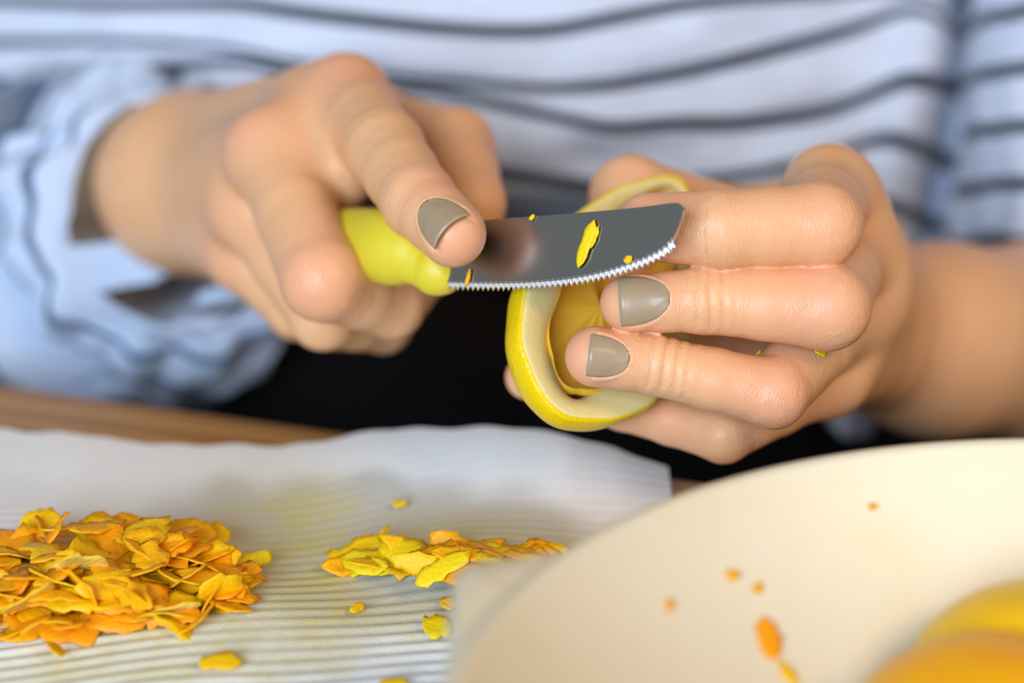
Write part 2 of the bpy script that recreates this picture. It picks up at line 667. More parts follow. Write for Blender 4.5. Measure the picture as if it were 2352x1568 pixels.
    def nail(self, f, dorsal, width, length, back, lift=0.00030, taper=0.55, j=-1):
        """nail of finger f (dict); dorsal = direction out of the nail; back = start of the nail behind the tip centre"""
        J, T = f['J'][j - 1], f['J'][j]
        a = nrm(T - J)
        n = nrm(np.asarray(dorsal) - a * np.dot(dorsal, a))
        b = np.cross(a, n)
        self.nails.append(dict(T=T, a=a, n=n, b=b, w=width, l=length, back=back, lift=lift, taper=taper))

    def nail_local(self, N, p):
        d = p - N['T']
        v = (d @ N['a'] + N['back']) / N['l']
        hw = N['w'] / 2 * self.nail_w(np.clip(v, 0, 1), N)
        return d @ N['b'] / np.maximum(hw, 1e-6), v, d @ N['n']

    @staticmethod
    def nail_w(v, N):
        return np.sqrt(np.clip(1 - (1 - np.clip(v, 0, 1)) ** 2.7 * 0.97, 0, 1))

    def nail_mesh(self, N, name, parent):
        nu, nv = 19, 17
        us, vs = np.linspace(-1, 1, nu), np.linspace(0, 1, nv)
        U, Vv = np.meshgrid(us, vs, indexing='ij')
        hw = N['w'] / 2 * self.nail_w(Vv, N)
        edge = Vv + 0.05 * (1 - U ** 2) * (Vv > 0.98)
        base = N['T'] + ((edge * N['l'] - N['back'])[..., None] * N['a']) + (U * hw)[..., None] * N['b']
        p = (base + N['n'] * 0.014).reshape(-1, 3).astype(np.float32)
        t = np.zeros(len(p), np.float32)
        for _ in range(60):
            dd = self.field(p - N['n'].astype(np.float32) * t[:, None])
            t += np.clip(dd * 0.7, -0.002, 0.002)
        hgt = (0.014 - t).reshape(nu, nv)
        # the free edge runs on straight instead of following the fingertip down
        k = int(nv * 0.62)
        for j in range(k + 1, nv):
            lin = hgt[:, k] + (hgt[:, k] - hgt[:, k - 4]) / 4 * (j - k) * 1.15
            hgt[:, j] = np.maximum(hgt[:, j], lin)
        # keep a clean transverse arch
        arch = hgt[nu // 2, :][None, :] - (1 - np.sqrt(np.clip(1 - (us * 0.72) ** 2, 0, 1)))[:, None] * N['w'] * 0.62
        hgt = np.maximum(arch, hgt - 0.0002) * 0.6 + hgt * 0.4
        top = base + (hgt + N['lift'])[..., None] * N['n']
        bot = top - N['n'] * 0.0006
        nvv = nu * nv
        vt = np.vstack([top.reshape(-1, 3), bot.reshape(-1, 3)])
        F = [tuple(x) for x in grid_faces(nu, nv)]
        Fb = [tuple(np.array(x[::-1]) + nvv) for x in F]
        rim = [i * nv for i in range(nu)] + [(nu - 1) * nv + j for j in range(1, nv)] + [i * nv + nv - 1 for i in range(nu - 2, -1, -1)] + [j for j in range(nv - 2, 0, -1)]
        side = [(rim[i], rim[i - 1], rim[i - 1] + nvv, rim[i] + nvv) for i in range(len(rim))]
        return mesh_obj(name, vt, F + Fb + side, POLISH, parent)

    def build(self, h):
        v, F, g = self.polygonise(h)
        red = np.zeros(len(v)); along = np.zeros(len(v)); lines = np.zeros(len(v)); best = np.full(len(v), 9.0)
        disp = np.zeros(len(v))
        for f in self.fingers:
            J, R = f['J'], f['R']
            pos = 0.0
            for i in range(len(J) - 1):
                a, b = J[i], J[i + 1]
                ba = b - a; L = np.linalg.norm(ba); ax = ba / L
                t = (v - a) @ ax
                hcl = np.clip(t, -0.004 if i == 0 else 0, L + (0.01 if i == len(J) - 2 else 0))
                dd = np.linalg.norm(v - a - hcl[:, None] * ax, axis=1) - (R[i] + (R[i + 1] - R[i]) * np.clip(t / L, 0, 1))
                m = dd < best
                best[m] = dd[m]
                if i == 0 and len(J) > 2:
                    along[m] = pos + L + (v[m] - J[1]) @ nrm(J[2] - J[1])
                else:
                    along[m] = pos + t[m]
                pos += L
            for i in range(1, len(J) - 1):
                dj = np.linalg.norm(v - J[i], axis=1)
                lines = np.maximum(lines, np.exp(-((dj - R[i]) / 0.006) ** 2) * (dj < R[i] * 2.4))
            for (ji, s0, depth, wd) in f.get('creases', []):
                ax = nrm(J[ji + 1] - J[ji - 1])
                d = v - J[ji]
                s = d @ ax
                side = np.cross(ax, f['dorsal'])
                arc = 0.10 * np.abs(d @ side) * f.get('arc', 1.0)
                near = np.linalg.norm(d - s[:, None] * ax, axis=1) < R[ji] * 1.35
                dn = np.clip((g @ f['dorsal'] - 0.05) / 0.5, 0, 1)
                disp -= depth * np.exp(-((s - s0 + arc) / wd) ** 2) * near * dn
        lines = 0.10 + 0.90 * np.clip(lines, 0, 1)
        for c, r, am in self.red:
            d = np.linalg.norm(v - c, axis=1)
            red = np.maximum(red, am * np.exp(-(d / r) ** 2))
        for N in self.nails:
            u, w, z = self.nail_local(N, v)
            ok = (z > 0) & (w > -0.6) & (w < 1.7) & (np.abs(u) < 2)
            q = np.maximum(np.abs(u), np.where(w < 0.3, (0.3 - w) / 0.3, 0))
            inside = ok & (q < 1.0) & (w < 0.98)
            disp[inside] -= 0.00035
            ring = ok & (w < 0.85)
            disp += np.where(ring, 0.00034 * np.exp(-((q - 1.10) / 0.13) ** 2), 0)
        v = v + g * disp[:, None]
        self.v, self.F = v, F
        self.att = dict(red=red, along=along, lines=lines)
        return self


# ------------------------------------------------------------------ person
person = empty('person', (0.0, 0.70, ZF))
tag(person, 'person in a blue-white striped shirt paring a lemon with both hands', 'person')
PO = np.array([0.0, 0.70, ZF])

n_cam = -FW
# ---- left hand (holds the lemon)
L = Hand()
ix = L.chain([(1905, 440, .540, .0098), (1882, 516, .503, .0093), (1652, 526, .501, .0085), (1490, 522, .506, .0076)])
mi = L.chain([(1950, 575, .542, .0100), (1900, 705, .504, .0094), (1615, 689, .5035, .0073), (1443, 697, .5030, .0062)])
rg = L.chain([(1972, 690, .545, .0097), (1775, 904, .507, .0076), (1505, 838, .5055, .0066), (1368, 819, .5040, .0067)])
pk = L.chain([(1900, 860, .543, .0088), (1662, 998, .524, .0064), (1430, 930, .536, .0058), (1212, 866, .5425, .0053)])
tb = L.chain([(1800, 528, .576, .0108), (1640, 506, .568, .0094), (1450, 452, .560, .0101), (1432, 590, .546, .0080)])
for f in (ix, mi, rg, pk): f['dorsal'] = nrm(n_cam * 0.9 + UP * 0.3)
mi['creases'] = [(2, 0.0024, .00042, .00055), (2, -0.0006, .00058, .00062), (2, -0.0034, .00030, .0005), (2, -0.0058, .00018, .0005)]
rg['creases'] = [(2, 0.0020, .00040, .00055), (2, -0.0010, .00056, .00062), (2, -0.0038, .00032, .0005), (2, -0.0062, .00018, .0005)]
ix['creases'] = [(2, 0.0005, .00012, .0006), (2, -0.002, .00008, .0005)]
for m_ in ((1905, 440, .540, .0098), (1950, 575, .542, .0100), (1972, 690, .545, .0097), (1900, 860, .543, .0088)):
    L.pseg(m_, (1985, 610 + (m_[1] - 440) * 0.52, .592, .0110))
L.pseg((1800, 528, .576, .0108), (1960, 690, .598, .0130))
L.pseg((1880, 520, .562, .0090), (1960, 640, .570, .0120))
L.pseg((1925, 510, .542, .0086), (1962, 635, .546, .0088))
L.pseg((1965, 640, .546, .0086), (1925, 790, .548, .0086))
L.pseg((1900, 680, .568, .0150), (1790, 830, .563, .0120))
L.pseg((1790, 830, .563, .0110), (1660, 790, .558, .0090))
L.pseg((2000, 770, .606, .0190), (2150, 782, .622, .0240))
L.pseg((2150, 782, .622, .0240), (2420, 790, .650, .0275))
L.pseg((2420, 790, .650, .0275), (2800, 800, .700, .0330))
L.nail(mi, n_cam * 0.97 + UP * 0.12, .0108, .0104, .0084)
L.nail(rg, n_cam * 0.97 + UP * 0.04, .0092, .0086, .0064)
L.nail(ix, n_cam * 0.97 - UP * 0.25, .0092, .0100, .0080)
for c, r, am in (((1460, 650, .505), .011, .60), ((1320, 790, .505), .012, .70), ((1890, 700, .495), .013, .40), ((1780, 910, .5), .013, .38), ((1890, 510, .495), .012, .30),
                 ((1440, 440, .545), .014, .30), ((1480, 480, .5), .012, .5), ((1700, 860, .497), .010, .2), ((1560, 950, .525), .010, .35), ((1170, 860, .535), .008, .45)):
    L.red.append((P(*c), r, am))
L.build(0.00052)

# ---- right hand (holds the knife)
Rh = Hand()
i2 = Rh.chain([(795, 222, .572, .0096), (882, 342, .540, .0094), (962, 462, .518, .0085), (1040, 537, .506, .0074)])
m2 = Rh.chain([(622, 352, .566, .0102), (742, 640, .533, .0099), (900, 705, .552, .0076), (965, 640, .578, .0065)])
r2 = Rh.chain([(572, 480, .582, .0092), (742, 726, .560, .0082), (880, 745, .582, .0072), (930, 690, .60, .0062)])
p2 = Rh.chain([(556, 590, .600, .0080), (680, 715, .590, .0072), (780, 745, .606, .0062), (840, 700, .620, .0056)])
t2 = Rh.chain([(850, 300, .610, .0115), (1045, 340, .580, .0100), (1085, 470, .556, .0082)])
for f in (i2, m2, r2, p2): f['dorsal'] = nrm(n_cam + UP * 0.4)
i2['creases'] = [(1, 0.000, .00025, .0010)]
for m_ in ((795, 222, .572, .0096), (612, 350, .566, .0098), (572, 480, .582, .0092), (556, 590, .600, .0080)):
    Rh.pseg(m_, (455, 330 + (m_[1] - 222) * 0.5, .640, .0125))
Rh.pseg((850, 300, .610, .0115), (520, 380, .640, .0150))
Rh.pseg((720, 280, .580, .0100), (640, 420, .590, .0110))
Rh.pseg((700, 330, .573, .0080), (780, 300, .574, .0080))
Rh.pseg((690, 350, .567, .0090), (775, 395, .560, .0090))
Rh.pseg((560, 400, .620, .0140), (420, 420, .650, .0215))
Rh.pseg((430, 420, .646, .0220), (330, 440, .690, .0250))
Rh.pseg((330, 440, .690, .0250), (120, 500, .800, .0320))
Rh.nail(i2, n_cam * 0.99 + UP * 0.02, .0106, .0102, .0052)
for c, r, am in (((800, 165, .565), .012, .55), ((560, 300, .56), .012, .40), ((735, 640, .525), .014, .45), ((505, 480, .575), .010, .30), ((505, 590, .59), .010, .35),
                 ((1070, 580, .5), .010, .5), ((1000, 400, .51), .010, .3), ((1120, 370, .57), .012, .25)):
    Rh.red.append((P(*c), r, am))
Rh.build(0.00075)

# one body mesh: both arms plus a plain trunk hidden inside the clothes
trunk = []
tf = []
ns, nr = 28, 14
for i in range(nr):
    t = i / (nr - 1)
    z = -0.20 + 0.55 * t
    rx, ry = 0.115 + 0.03 * t, 0.075 + 0.015 * t
    for j in range(ns):
        a = 2 * math.pi * j / ns
        trunk.append((0.03 + rx * math.cos(a), 0.86 + ry * math.sin(a), z))
tf = grid_faces(nr, ns, wrap_v=True)
nL, nR = len(L.v), len(Rh.v)
allv = np.vstack([L.v, Rh.v, np.array(trunk)]) - PO
allf = [tuple(q) for q in L.F] + [tuple(q + nL) for q in Rh.F] + [tuple(np.array(q) + nL + nR) for q in tf]
body = mesh_obj('body', allv, allf, SKIN, person)
for nm in ('red', 'along', 'lines'):
    set_attr(body, nm, np.concatenate([L.att[nm], Rh.att[nm], np.zeros(len(trunk))]))
for hd in (L, Rh):
    for N in hd.nails:
        o = hd.nail_mesh(N, 'fingernail', body)
        o.data.transform(Matrix.Translation(tuple(-PO)))
        o['label'] = 'taupe polished fingernail'

# ---- shirt front, rows follow the printed stripes
X = [-900, -400, 0, 250, 400, 550, 690, 850, 1000, 1150, 1280, 1400, 1550, 1700, 1850, 1950, 2020, 2090, 2150, 2220, 2300, 2500]
rows = [
    [-420, -400, -380, -370, -360, -360, -350, -340, -320, -300, -300, -310, -330, -350, -370, -380, -385, -390, -380, -340, -330, -330],
    [-260, -250, -240, -235, -235, -235, -225, -210, -195, -180, -180, -190, -205, -225, -250, -265, -275, -280, -260, -220, -210, -210],
    [-120, -115, -110, -105, -105, -105, -100, -85, -65, -50, -50, -60, -80, -100, -120, -130, -140, -135, -110, -60, -55, -55],
    [-10, -5, 0, 12, 10, 8, 30, 48, 64, 73, 68, 42, 12, -5, -12, -20, -25, -20, -5, 20, 30, 30],
    [100, 100, 98, 95, 100, 115, 150, 172, 188, 196, 206, 197, 172, 136, 96, 68, 42, 10, 32, 86, 100, 100],
    [200, 195, 190, 165, 150, 138, 172, 195, 208, 240, 268, 295, 281, 285, 268, 243, 208, 176, 192, 208, 215, 215],
    [330, 330, 320, 310, 300, 300, 320, 345, 370, 400, 418, 430, 425, 405, 372, 345, 312, 330, 356, 392, 400, 400],
    [460, 460, 450, 440, 430, 430, 440, 455, 475, 500, 515, 525, 520, 500, 480, 462, 458, 490, 520, 545, 550, 550],
]
rows = np.array(rows, float)
xs_s = np.linspace(-900, 2500, 170)
R2 = np.array([np.interp(xs_s, X, r) for r in rows])
for i in range(len(R2)):                         # soften the polyline
    kk = np.ones(5) / 5
    R2[i] = np.convolve(np.pad(R2[i], 2, 'edge'), kk, 'valid')
# lower rows: the tail hangs down on the right, tucks under at the belly on the left
low = sstep(1700, 1950, xs_s)
for kx in range(1, 5):
    R2 = np.vstack([R2, R2[7] + kx * (16 + 124 * low)])
sub = 9
vv = []
uvs = []
rowpos = np.arange(len(R2))
t_s = np.linspace(0, len(R2) - 1, (len(R2) - 1) * sub + 1)
for ixx, x in enumerate(xs_s):
    ys = catmull(np.stack([rowpos, R2[:, ixx]], 1), sub)[:, 1]
    for jj, y in enumerate(ys):
        t = t_s[jj]
        xn = (x - 1100) / 1300
        d = 0.685 + 0.075 * xn * xn - 0.010 * math.exp(-((y - 150) / 200) ** 2)
        # puffs between stripes and diagonal folds
        d += 0.0045 * math.sin(x / 150 + y / 70) * math.exp(-((x - 1900) / 420) ** 2)
        d -= 0.012 * math.exp(-((x - 2110 + (y - 200) * 0.25) / 70) ** 2)
        d += 0.022 * math.exp(-((x - 2225 + (y - 100) * 0.18) / 45) ** 2)
        d += 0.006 * math.exp(-((y - (200 + 0.10 * (x - 900))) / 45) ** 2) * math.exp(-((x - 800) / 450) ** 2)
        d -= 0.009 * math.exp(-((y - (330 - 0.10 * (x - 1100))) / 60) ** 2) * math.exp(-((x - 1500) / 420) ** 2)
        d += 0.010 * math.exp(-((y - (260 - 0.28 * (x - 1850))) / 45) ** 2) * math.exp(-((x - 1850) / 200) ** 2)
        d += 0.0035 * fbm((x / 200, y / 90, 0.3), 1.0)
        # under the belly the cloth turns away; the tail on the right comes forward over the hip
        lo = float(sstep(1700, 1950, x))
        d += (1 - lo) * 0.040 * float(sstep(425, 540, y)) - lo * 0.050 * float(sstep(600, 1000, y))
        vv.append(P(x, y, d) - PO)
        uvs.append((x / 150, t))
shirt = mesh_obj('shirt', np.array(vv), grid_faces(len(xs_s), len(t_s), flip=True), SHIRT, person)
set_uv(shirt, uvs)
shirt['label'] = 'white cotton shirt with narrow navy stripes'


def sleeve(name, axis_pts, radii, stripe_len, fold, seed, mat, offs=None, n_ang=120):
    """cloth tube: axis points (world), matching radii; offs = side shift per station"""
    ax = np.array(axis_pts)
    n = len(ax)
    tang = np.gradient(ax, axis=0)
    up0 = np.array([0, 0.2, 1.0])
    V, UV = [], []
    s = 0
    for i in range(n):
        if i: s += np.linalg.norm(ax[i] - ax[i - 1]) + abs(radii[i] - radii[i - 1])
        t = nrm(tang[i] if np.linalg.norm(tang[i]) > 1e-6 else ax[-1] - ax[0])
        if not hasattr(sleeve, 'b'): pass
        b1 = nrm(np.cross(t, up0)); b2 = np.cross(b1, t)
        for j in range(n_ang):
            a = 2 * math.pi * j / n_ang
            dirv = b1 * math.cos(a) + b2 * math.sin(a)
            p = ax[i] + dirv * radii[i]
            f = fbm((math.cos(a) * 1.5, math.sin(a) * 1.5, s * 16), 1.6, seed)
            f2 = math.sin(a * 3 + s * 70 + 3.5 * fbm((math.cos(a), math.sin(a), s * 9), 1.0, seed + 3)) + 0.6 * math.sin(a * 8 - s * 40 + 4 * fbm((math.cos(a), math.sin(a), s * 5), 1.4, seed + 5))
            p = p + dirv * fold[i] * (f * 0.8 + f2 * 0.35) + t * fold[i] * 0.5 * fbm((math.sin(a), math.cos(a), s * 12), 1.5, seed + 9)
            if offs is not None: p = p + offs[i]
            V.append(p - PO)
            UV.append((a * 3, s / stripe_len))
    o = mesh_obj(name, np.array(V), grid_faces(n, n_ang, wrap_v=True), mat, shirt)
    set_uv(o, UV)
    return o


# sleeve of the left arm (right edge of the photo): hangs from the shoulder to the elbow
A0, A1 = P(2640, -420, .722), P(2590, 640, .715)
ts = np.linspace(0, 1, 60)
sleeve('sleeve', [A0 + (A1 - A0) * t for t in ts], list(0.054 - 0.004 * ts), 0.0178, list(0.0015 + 0.005 * ts ** 3), 4.0, SHIRT)
# rolled-up cuff of the right arm (left edge of the photo)
c0 = P(400, 478, .660)
axd = nrm(P(430, 415, .640) - P(60, 500, .80))
path = [(-40, 27), (-14, 26.5), (-3, 27), (4, 29), (7, 32), (7, 36), (3, 40), (-5, 42), (-11, 38), (-17, 33.5), (-13, 40), (-9, 45), (-12, 49), (-20, 51), (-28, 48), (-36, 41), (-31, 49), (-33, 54), (-45, 56), (-70, 56), (-110, 57), (-170, 58)]
dense = catmull(np.array(path, float), 4)
shift = nrm(-RT * 0.62 - UP * 0.78)
offs = [shift * 0.0150 * float(sstep(28, 50, r)) for _, r in dense]
sleeve('sleeve', [c0 + axd * s * 1e-3 for s, _ in dense], [r * 1e-3 for _, r in dense], 0.0125,
       [0.0003 + 0.0082 * float(sstep(29, 44, r)) for _, r in dense], 1.7, SLEEVE, offs, 160)

# trousers: lap and legs in black, seen between hands and table edge
tv, tfaces = [], []
for sgn in (-1, 1):
    base = len(tv)
    pts = [(0.05 + sgn * 0.075, 0.93, -0.10, .095), (0.05 + sgn * 0.085, 0.80, -0.10, .088), (0.04 + sgn * 0.09, 0.65, -0.105, .078), (0.03 + sgn * 0.09, 0.50, -0.11, .068),
           (0.03 + sgn * 0.09, 0.40, -0.13, .062), (0.03 + sgn * 0.09, 0.36, -0.20, .058), (0.03 + sgn * 0.09, 0.37, -0.40, .052), (0.03 + sgn * 0.09, 0.39, -0.735, .047)]
    pth = catmull(np.array(pts), 6)
    tg = np.gradient(pth[:, :3], axis=0)
    for i, (x, y, z, r) in enumerate(pth):
        t = nrm(tg[i]); b1 = np.array([1.0, 0, 0]); b1 = nrm(b1 - t * b1.dot(t)); b2 = np.cross(t, b1)
        for j in range(24):
            a = 2 * math.pi * j / 24
            w = 1 + 0.03 * math.sin(3 * a + i * 0.9)
            tv.append(np.array([x, y, z]) + (b1 * math.cos(a) + b2 * math.sin(a)) * r * w - PO)
    tfaces += [tuple(np.array(q) + base) for q in grid_faces(len(pth), 24, wrap_v=True, flip=True)]
# hip and lap cloth that joins both legs
base = len(tv)
nu, nv = 40, 24
for i in range(nu):
    for j in range(nv):
        u, w = i / (nu - 1), j / (nv - 1)
        x = -0.19 + 0.44 * u
        y = 0.56 + 0.34 * w
        z = -0.045 + 0.03 * w - 0.05 * abs(2 * u - 1) ** 3 - 0.012 * math.exp(-((u - .5) / .12) ** 2) + 0.004 * math.sin(u * 19 + w * 5)
        tv.append(np.array([x, y, z]) - PO)
tfaces += [tuple(np.array(q) + base) for q in grid_faces(nu, nv)]
tr = mesh_obj('trousers', np.array(tv), tfaces, BLACK, person)
tr['label'] = 'plain black trousers over the lap'

# ------------------------------------------------------------------ knife
knife = empty('paring_knife', tuple(P(1010, 612, .525)))
KO = np.array(knife.location)
tag(knife, 'small serrated paring knife with a yellow plastic handle, held in the hand', 'knife')
bo = P(1040, 590, .5175)
bt = P(1560, 515, .4855)
bxv = nrm(bt - bo)
bup = nrm(UP * 0.985 + FW * 0.12)
bnn = nrm(np.cross(bxv, bup))
if bnn.dot(FW) > 0: bnn = -bnn


def on_blade(x, y, lift=0.0):
    r = ray(x, y)
    k = ((bo + bnn * lift - CAM) @ bnn) / (r @ bnn)
    return CAM + k * r


spine = catmull(np.array([(930, 535), (1010, 515), (1115, 505), (1300, 491), (1450, 478), (1535, 467)], float), 8)
tipc = catmull(np.array([(1535, 467), (1555, 466), (1566, 473), (1568, 488), (1560, 515), (1545, 550)], float), 6)[1:]
cut = catmull(np.array([(1545, 550), (1528, 568), (1490, 589), (1440, 608), (1380, 626), (1300, 641), (1200, 649), (1100, 650), (1015, 648), (930, 645)], float), 10)[1:]
out2 = np.vstack([spine, tipc, cut])
front = np.array([on_blade(x, y) for x, y in out2])
bm = bmesh.new()
TB = 0.0011
fv = [bm.verts.new(p - KO) for p in front]
bv = [bm.verts.new(p - bnn * TB - KO) for p in front]
bm.faces.new(fv[::-1]); bm.faces.new(bv)
for i in range(len(fv)):
    j = (i + 1) % len(fv)
    bm.faces.new((fv[i], fv[j], bv[j], bv[i]))
bmesh.ops.recalc_face_normals(bm, faces=bm.faces[:])
me = bpy.data.meshes.new('blade'); bm.to_mesh(me); bm.free()
me.materials.append(STEEL)
bl = bpy.data.objects.new('blade', me); COL.objects.link(bl); bl.parent = knife
# serrated ground edge: a row of small slanted scallops
cw = np.array([on_blade(x, y) for x, y in cut[:-8]])
sl_ = np.concatenate([[0], np.cumsum(np.linalg.norm(np.diff(cw, axis=0), axis=1))])
nt = int(sl_[-1] / 0.00135)
bm = bmesh.new()


def at_len(s):
    return np.array([np.interp(s, sl_, cw[:, i]) for i in range(3)])


for k in range(nt):
    s0, s1 = sl_[-1] * k / nt, sl_[-1] * (k + 1) / nt
    p0, p1 = at_len(s0), at_len(s1)
    along = nrm(p1 - p0)
    dn = np.cross(along, bnn)
    if dn.dot(bup) > 0: dn = -dn
    hgt = 0.0017
    wd = np.linalg.norm(p1 - p0)
    # slanted tooth: ridge leans towards the handle side
    rows_ = []
    for q in np.linspace(0, 1, 7):
        topp = p0 + along * wd * q - dn * 0.0003 + bnn * 0.00003 - along * 0.0003
        scal = 0.35 + 0.65 * abs(2 * q - 1) ** 1.2            # tooth points between scallops
        dip = 0.00022 * math.sin(math.pi * q)
        botp = p0 + along * (wd * q + 0.0006) + dn * hgt * scal - bnn * (TB * 0.45 + dip)
        midp = (topp + botp) / 2 - bnn * dip
        bkp = botp - bnn * 0.0001
        bkt = topp - bnn * (TB + 0.00006)
        rows_.append([bm.verts.new(x - KO) for x in (topp, midp, botp, bkp, bkt)])
    for a, b in zip(rows_[:-1], rows_[1:]):
        for c in range(5):
            bm.faces.new((a[c], a[(c + 1) % 5], b[(c + 1) % 5], b[c]))
bmesh.ops.recalc_face_normals(bm, faces=bm.faces[:])
me = bpy.data.meshes.new('serrated_edge'); bm.to_mesh(me); bm.free()
me.materials.append(EDGE)
se = bpy.data.objects.new('serrated_edge', me); COL.objects.link(se); se.parent = knife
se['label'] = 'bright serrated cutting edge'
# handle
hp = [(1040, 607, .5215, .0022), (1034, 610, .5215, .0050), (1018, 615, .5220, .0062), (998, 614, .5228, .0064), (980, 608, .5238, .0056), (962, 598, .525, .0060), (935, 582, .5275, .0078), (895, 568, .532, .0088),
      (830, 556, .544, .0082), (740, 548, .562, .0076), (660, 528, .574, .0084), (600, 524, .588, .0078), (575, 522, .595, .0060), (566, 521, .597, .0030), (564, 521, .5975, .0004)]
hpw = np.array([[*P(x, y, d), r] for x, y, d, r in hp])
hpath = catmull(hpw, 6)
tg = np.gradient(hpath[:, :3], axis=0)
hv = []
for i, q in enumerate(hpath):
    t = nrm(tg[i]); b1 = nrm(bup - t * bup.dot(t)); b2 = np.cross(t, b1)
    for j in range(28):
        a = 2 * math.pi * j / 28
        hv.append(q[:3] + (b1 * math.cos(a) + b2 * 0.86 * math.sin(a)) * max(q[3], .0003) - KO)
mesh_obj('handle', np.array(hv), grid_faces(len(hpath), 28, wrap_v=True, flip=True), HANDLE, knife)

# ------------------------------------------------------------------ lemon peel (hollow half)
lem = empty('lemon_half', tuple(P(1400, 720, .514)))
LO = np.array(lem.location)
tag(lem, 'hollowed half lemon with yellow rind and pale pith, between the fingertips', 'lemon')
lb, lt = P(1264, 940, .508), P(1543, 441, .546)
LC = (lb + lt) / 2
Lx = nrm(lt - lb)
la = np.linalg.norm(lt - lb) / 2
Nn = n_cam * 0.84 + RT * 0.40 + UP * 0.20
Nn = nrm(Nn - Lx * Nn.dot(Lx))
Lb = np.cross(Nn, Lx)          # towards the left of the photo
if Lb.dot(RT) > 0: Lb = -Lb
lbw, lcd = 0.0205, 0.0165


BE0 = -0.22


def wall(al):
    a = (al + math.pi) % (2 * math.pi) - math.pi
    return 1 - 0.80 * math.exp(-(a / 0.75) ** 2)


def lemon_pt(al, be, k, lump=0.0):
    be = BE0 + be * (0.5 * math.pi - BE0) / (0.5 * math.pi)
    ca, sa = math.cos(al), math.sin(al)
    a_, b_, c_ = la - k, lbw - k, lcd - k
    rr = 1 + lump * (0.010 * math.sin(3 * al + 2 * be + 1) + 0.007 * math.sin(8 * al - 3 * be) + 0.006 * math.sin(13 * al + 4) * math.sin(2 * al))
    tipx = 1 + 0.07 * abs(ca) ** 8
    b_ *= 1 - 0.22 * ca
    return LC + (Lx * a_ * ca * tipx + Lb * b_ * sa) * math.cos(be) * rr - Nn * c_ * math.sin(be)


NA2, NB = 120, 26
RT_ = 0.0009
rind_v = [lemon_pt(2 * math.pi * i / NA2, 0.5 * math.pi * j / NB - 0.0 * j, 0, 1.0) - LO for i in range(NA2) for j in range(NB)]
in_v = [lemon_pt(2 * math.pi * i / NA2, 0.5 * math.pi * j / NB, RT_, 1.0) - LO for i in range(NA2) for j in range(NB)]
F = grid_faces(NA2, NB, wrap_u=True)
off = NA2 * NB
F2 = [tuple(x + off for x in q[::-1]) for q in F]
lip = [(i * NB, ((i + 1) % NA2) * NB, ((i + 1) % NA2) * NB + off, i * NB + off)[::-1] for i in range(NA2)]
mesh_obj('rind', np.array(rind_v + in_v), F + F2 + lip, RIND, lem)
# pith: from the rind inwards over the cut rim and down the wall
pv = []
npf = [(RT_ * .2, 0.03, 1.0), (RT_ * .5, -0.004, 1.0), (RT_ + .0004, -0.012, 1.0), (.0022, -0.020, .9), (.0042, -0.006, .7), (.0060, 0.03, .5), (.0070, 0.11, .3), (.0074, 0.22, .2), (.0075, 0.4, .2)]
for i in range(NA2):
    for k, be, lump in npf:
        wv = 1 + 0.12 * math.sin(3 * 2 * math.pi * i / NA2 + 1) + 0.10 * math.sin(7 * 2 * math.pi * i / NA2)
        pv.append(lemon_pt(2 * math.pi * i / NA2, be, RT_ + (k - RT_) * wv * 1.15 * wall(2 * math.pi * i / NA2), lump) - LO)
mesh_obj('pith', np.array(pv), grid_faces(NA2, len(npf), wrap_u=True, flip=True), PITH, lem)
# amber lining with the fold between two segments
flv = []
for i in range(NA2):
    al = 2 * math.pi * i / NA2
    for j in range(NB):
        be = 0.06 + (0.5 * math.pi - 0.06) * j / (NB - 1)
        seg_ = 0.0011 * abs(math.sin(4.5 * al + 0.4)) * max(0.0, math.cos(be)) ** 0.5
        flv.append(lemon_pt(al, be, 0.0079 * wall(al) - seg_ * 0.6 + 0.0010 * float(sstep(0.0, 0.25, 0.3 - be)) + 0.0035 * math.sin(be) ** 2, 0.2) - LO)
mesh_obj('flesh_lining', np.array(flv), grid_faces(NA2, NB, wrap_u=True, flip=True), FLESH, lem)

# ------------------------------------------------------------------ zest
def flake_mesh(name, lx, ly, curl, seed, mats, jag=0.25, twist=0.0):
    """thin irregular shaving, closed, outer face mats[0], inner face mats[1]"""
    r = random.Random(seed)
    n, m = 9, 5
    th = 0.0002
    pl = [r.uniform(1 - jag, 1 + jag) for _ in range(n)]
    pr_ = [r.uniform(1 - jag, 1 + jag) for _ in range(n)]
    ex_, skew = r.uniform(1.6, 5.0), r.uniform(-.35, .35)
    top, bot = [], []
    for i in range(n):
        u = i / (n - 1) * 2 - 1
        w = ly / 2 * math.sqrt(max(0.015, 1 - abs(u) ** ex_)) * (1 + skew * u)
        for j in range(m):
            v = j / (m - 1) * 2 - 1
            x = u * lx / 2
            y = v * w * (pl[i] if v < 0 else pr_[i])
            z = -curl * ((u * lx / 2) ** 2) / 0.004 - curl * 0.7 * (y ** 2) / 0.004 + twist * u * y + r.uniform(-1, 1) * 0.00018
            top.append((x, y, z + th)); bot.append((x, y, z - th))
    F = grid_faces(n, m)
    o = n * m
    Fb = [tuple(k + o for k in q[::-1]) for q in F]
    rim = [i * m for i in range(n)] + [(n - 1) * m + j for j in range(1, m)] + [i * m + m - 1 for i in range(n - 2, -1, -1)] + [j for j in range(m - 2, 0, -1)]
    S = [(rim[i], rim[i - 1], rim[i - 1] + o, rim[i] + o) for i in range(len(rim))]
    me = bpy.data.meshes.new(name)
    me.from_pydata(top + bot, [], F + Fb + S)
    for mt in mats: me.materials.append(mt)
    me.polygons.foreach_set('material_index', [0] * len(F) + [1] * len(Fb) + [0] * len(S))
    me.polygons.foreach_set('use_smooth', [True] * len(me.polygons))
    me.update()
    return me


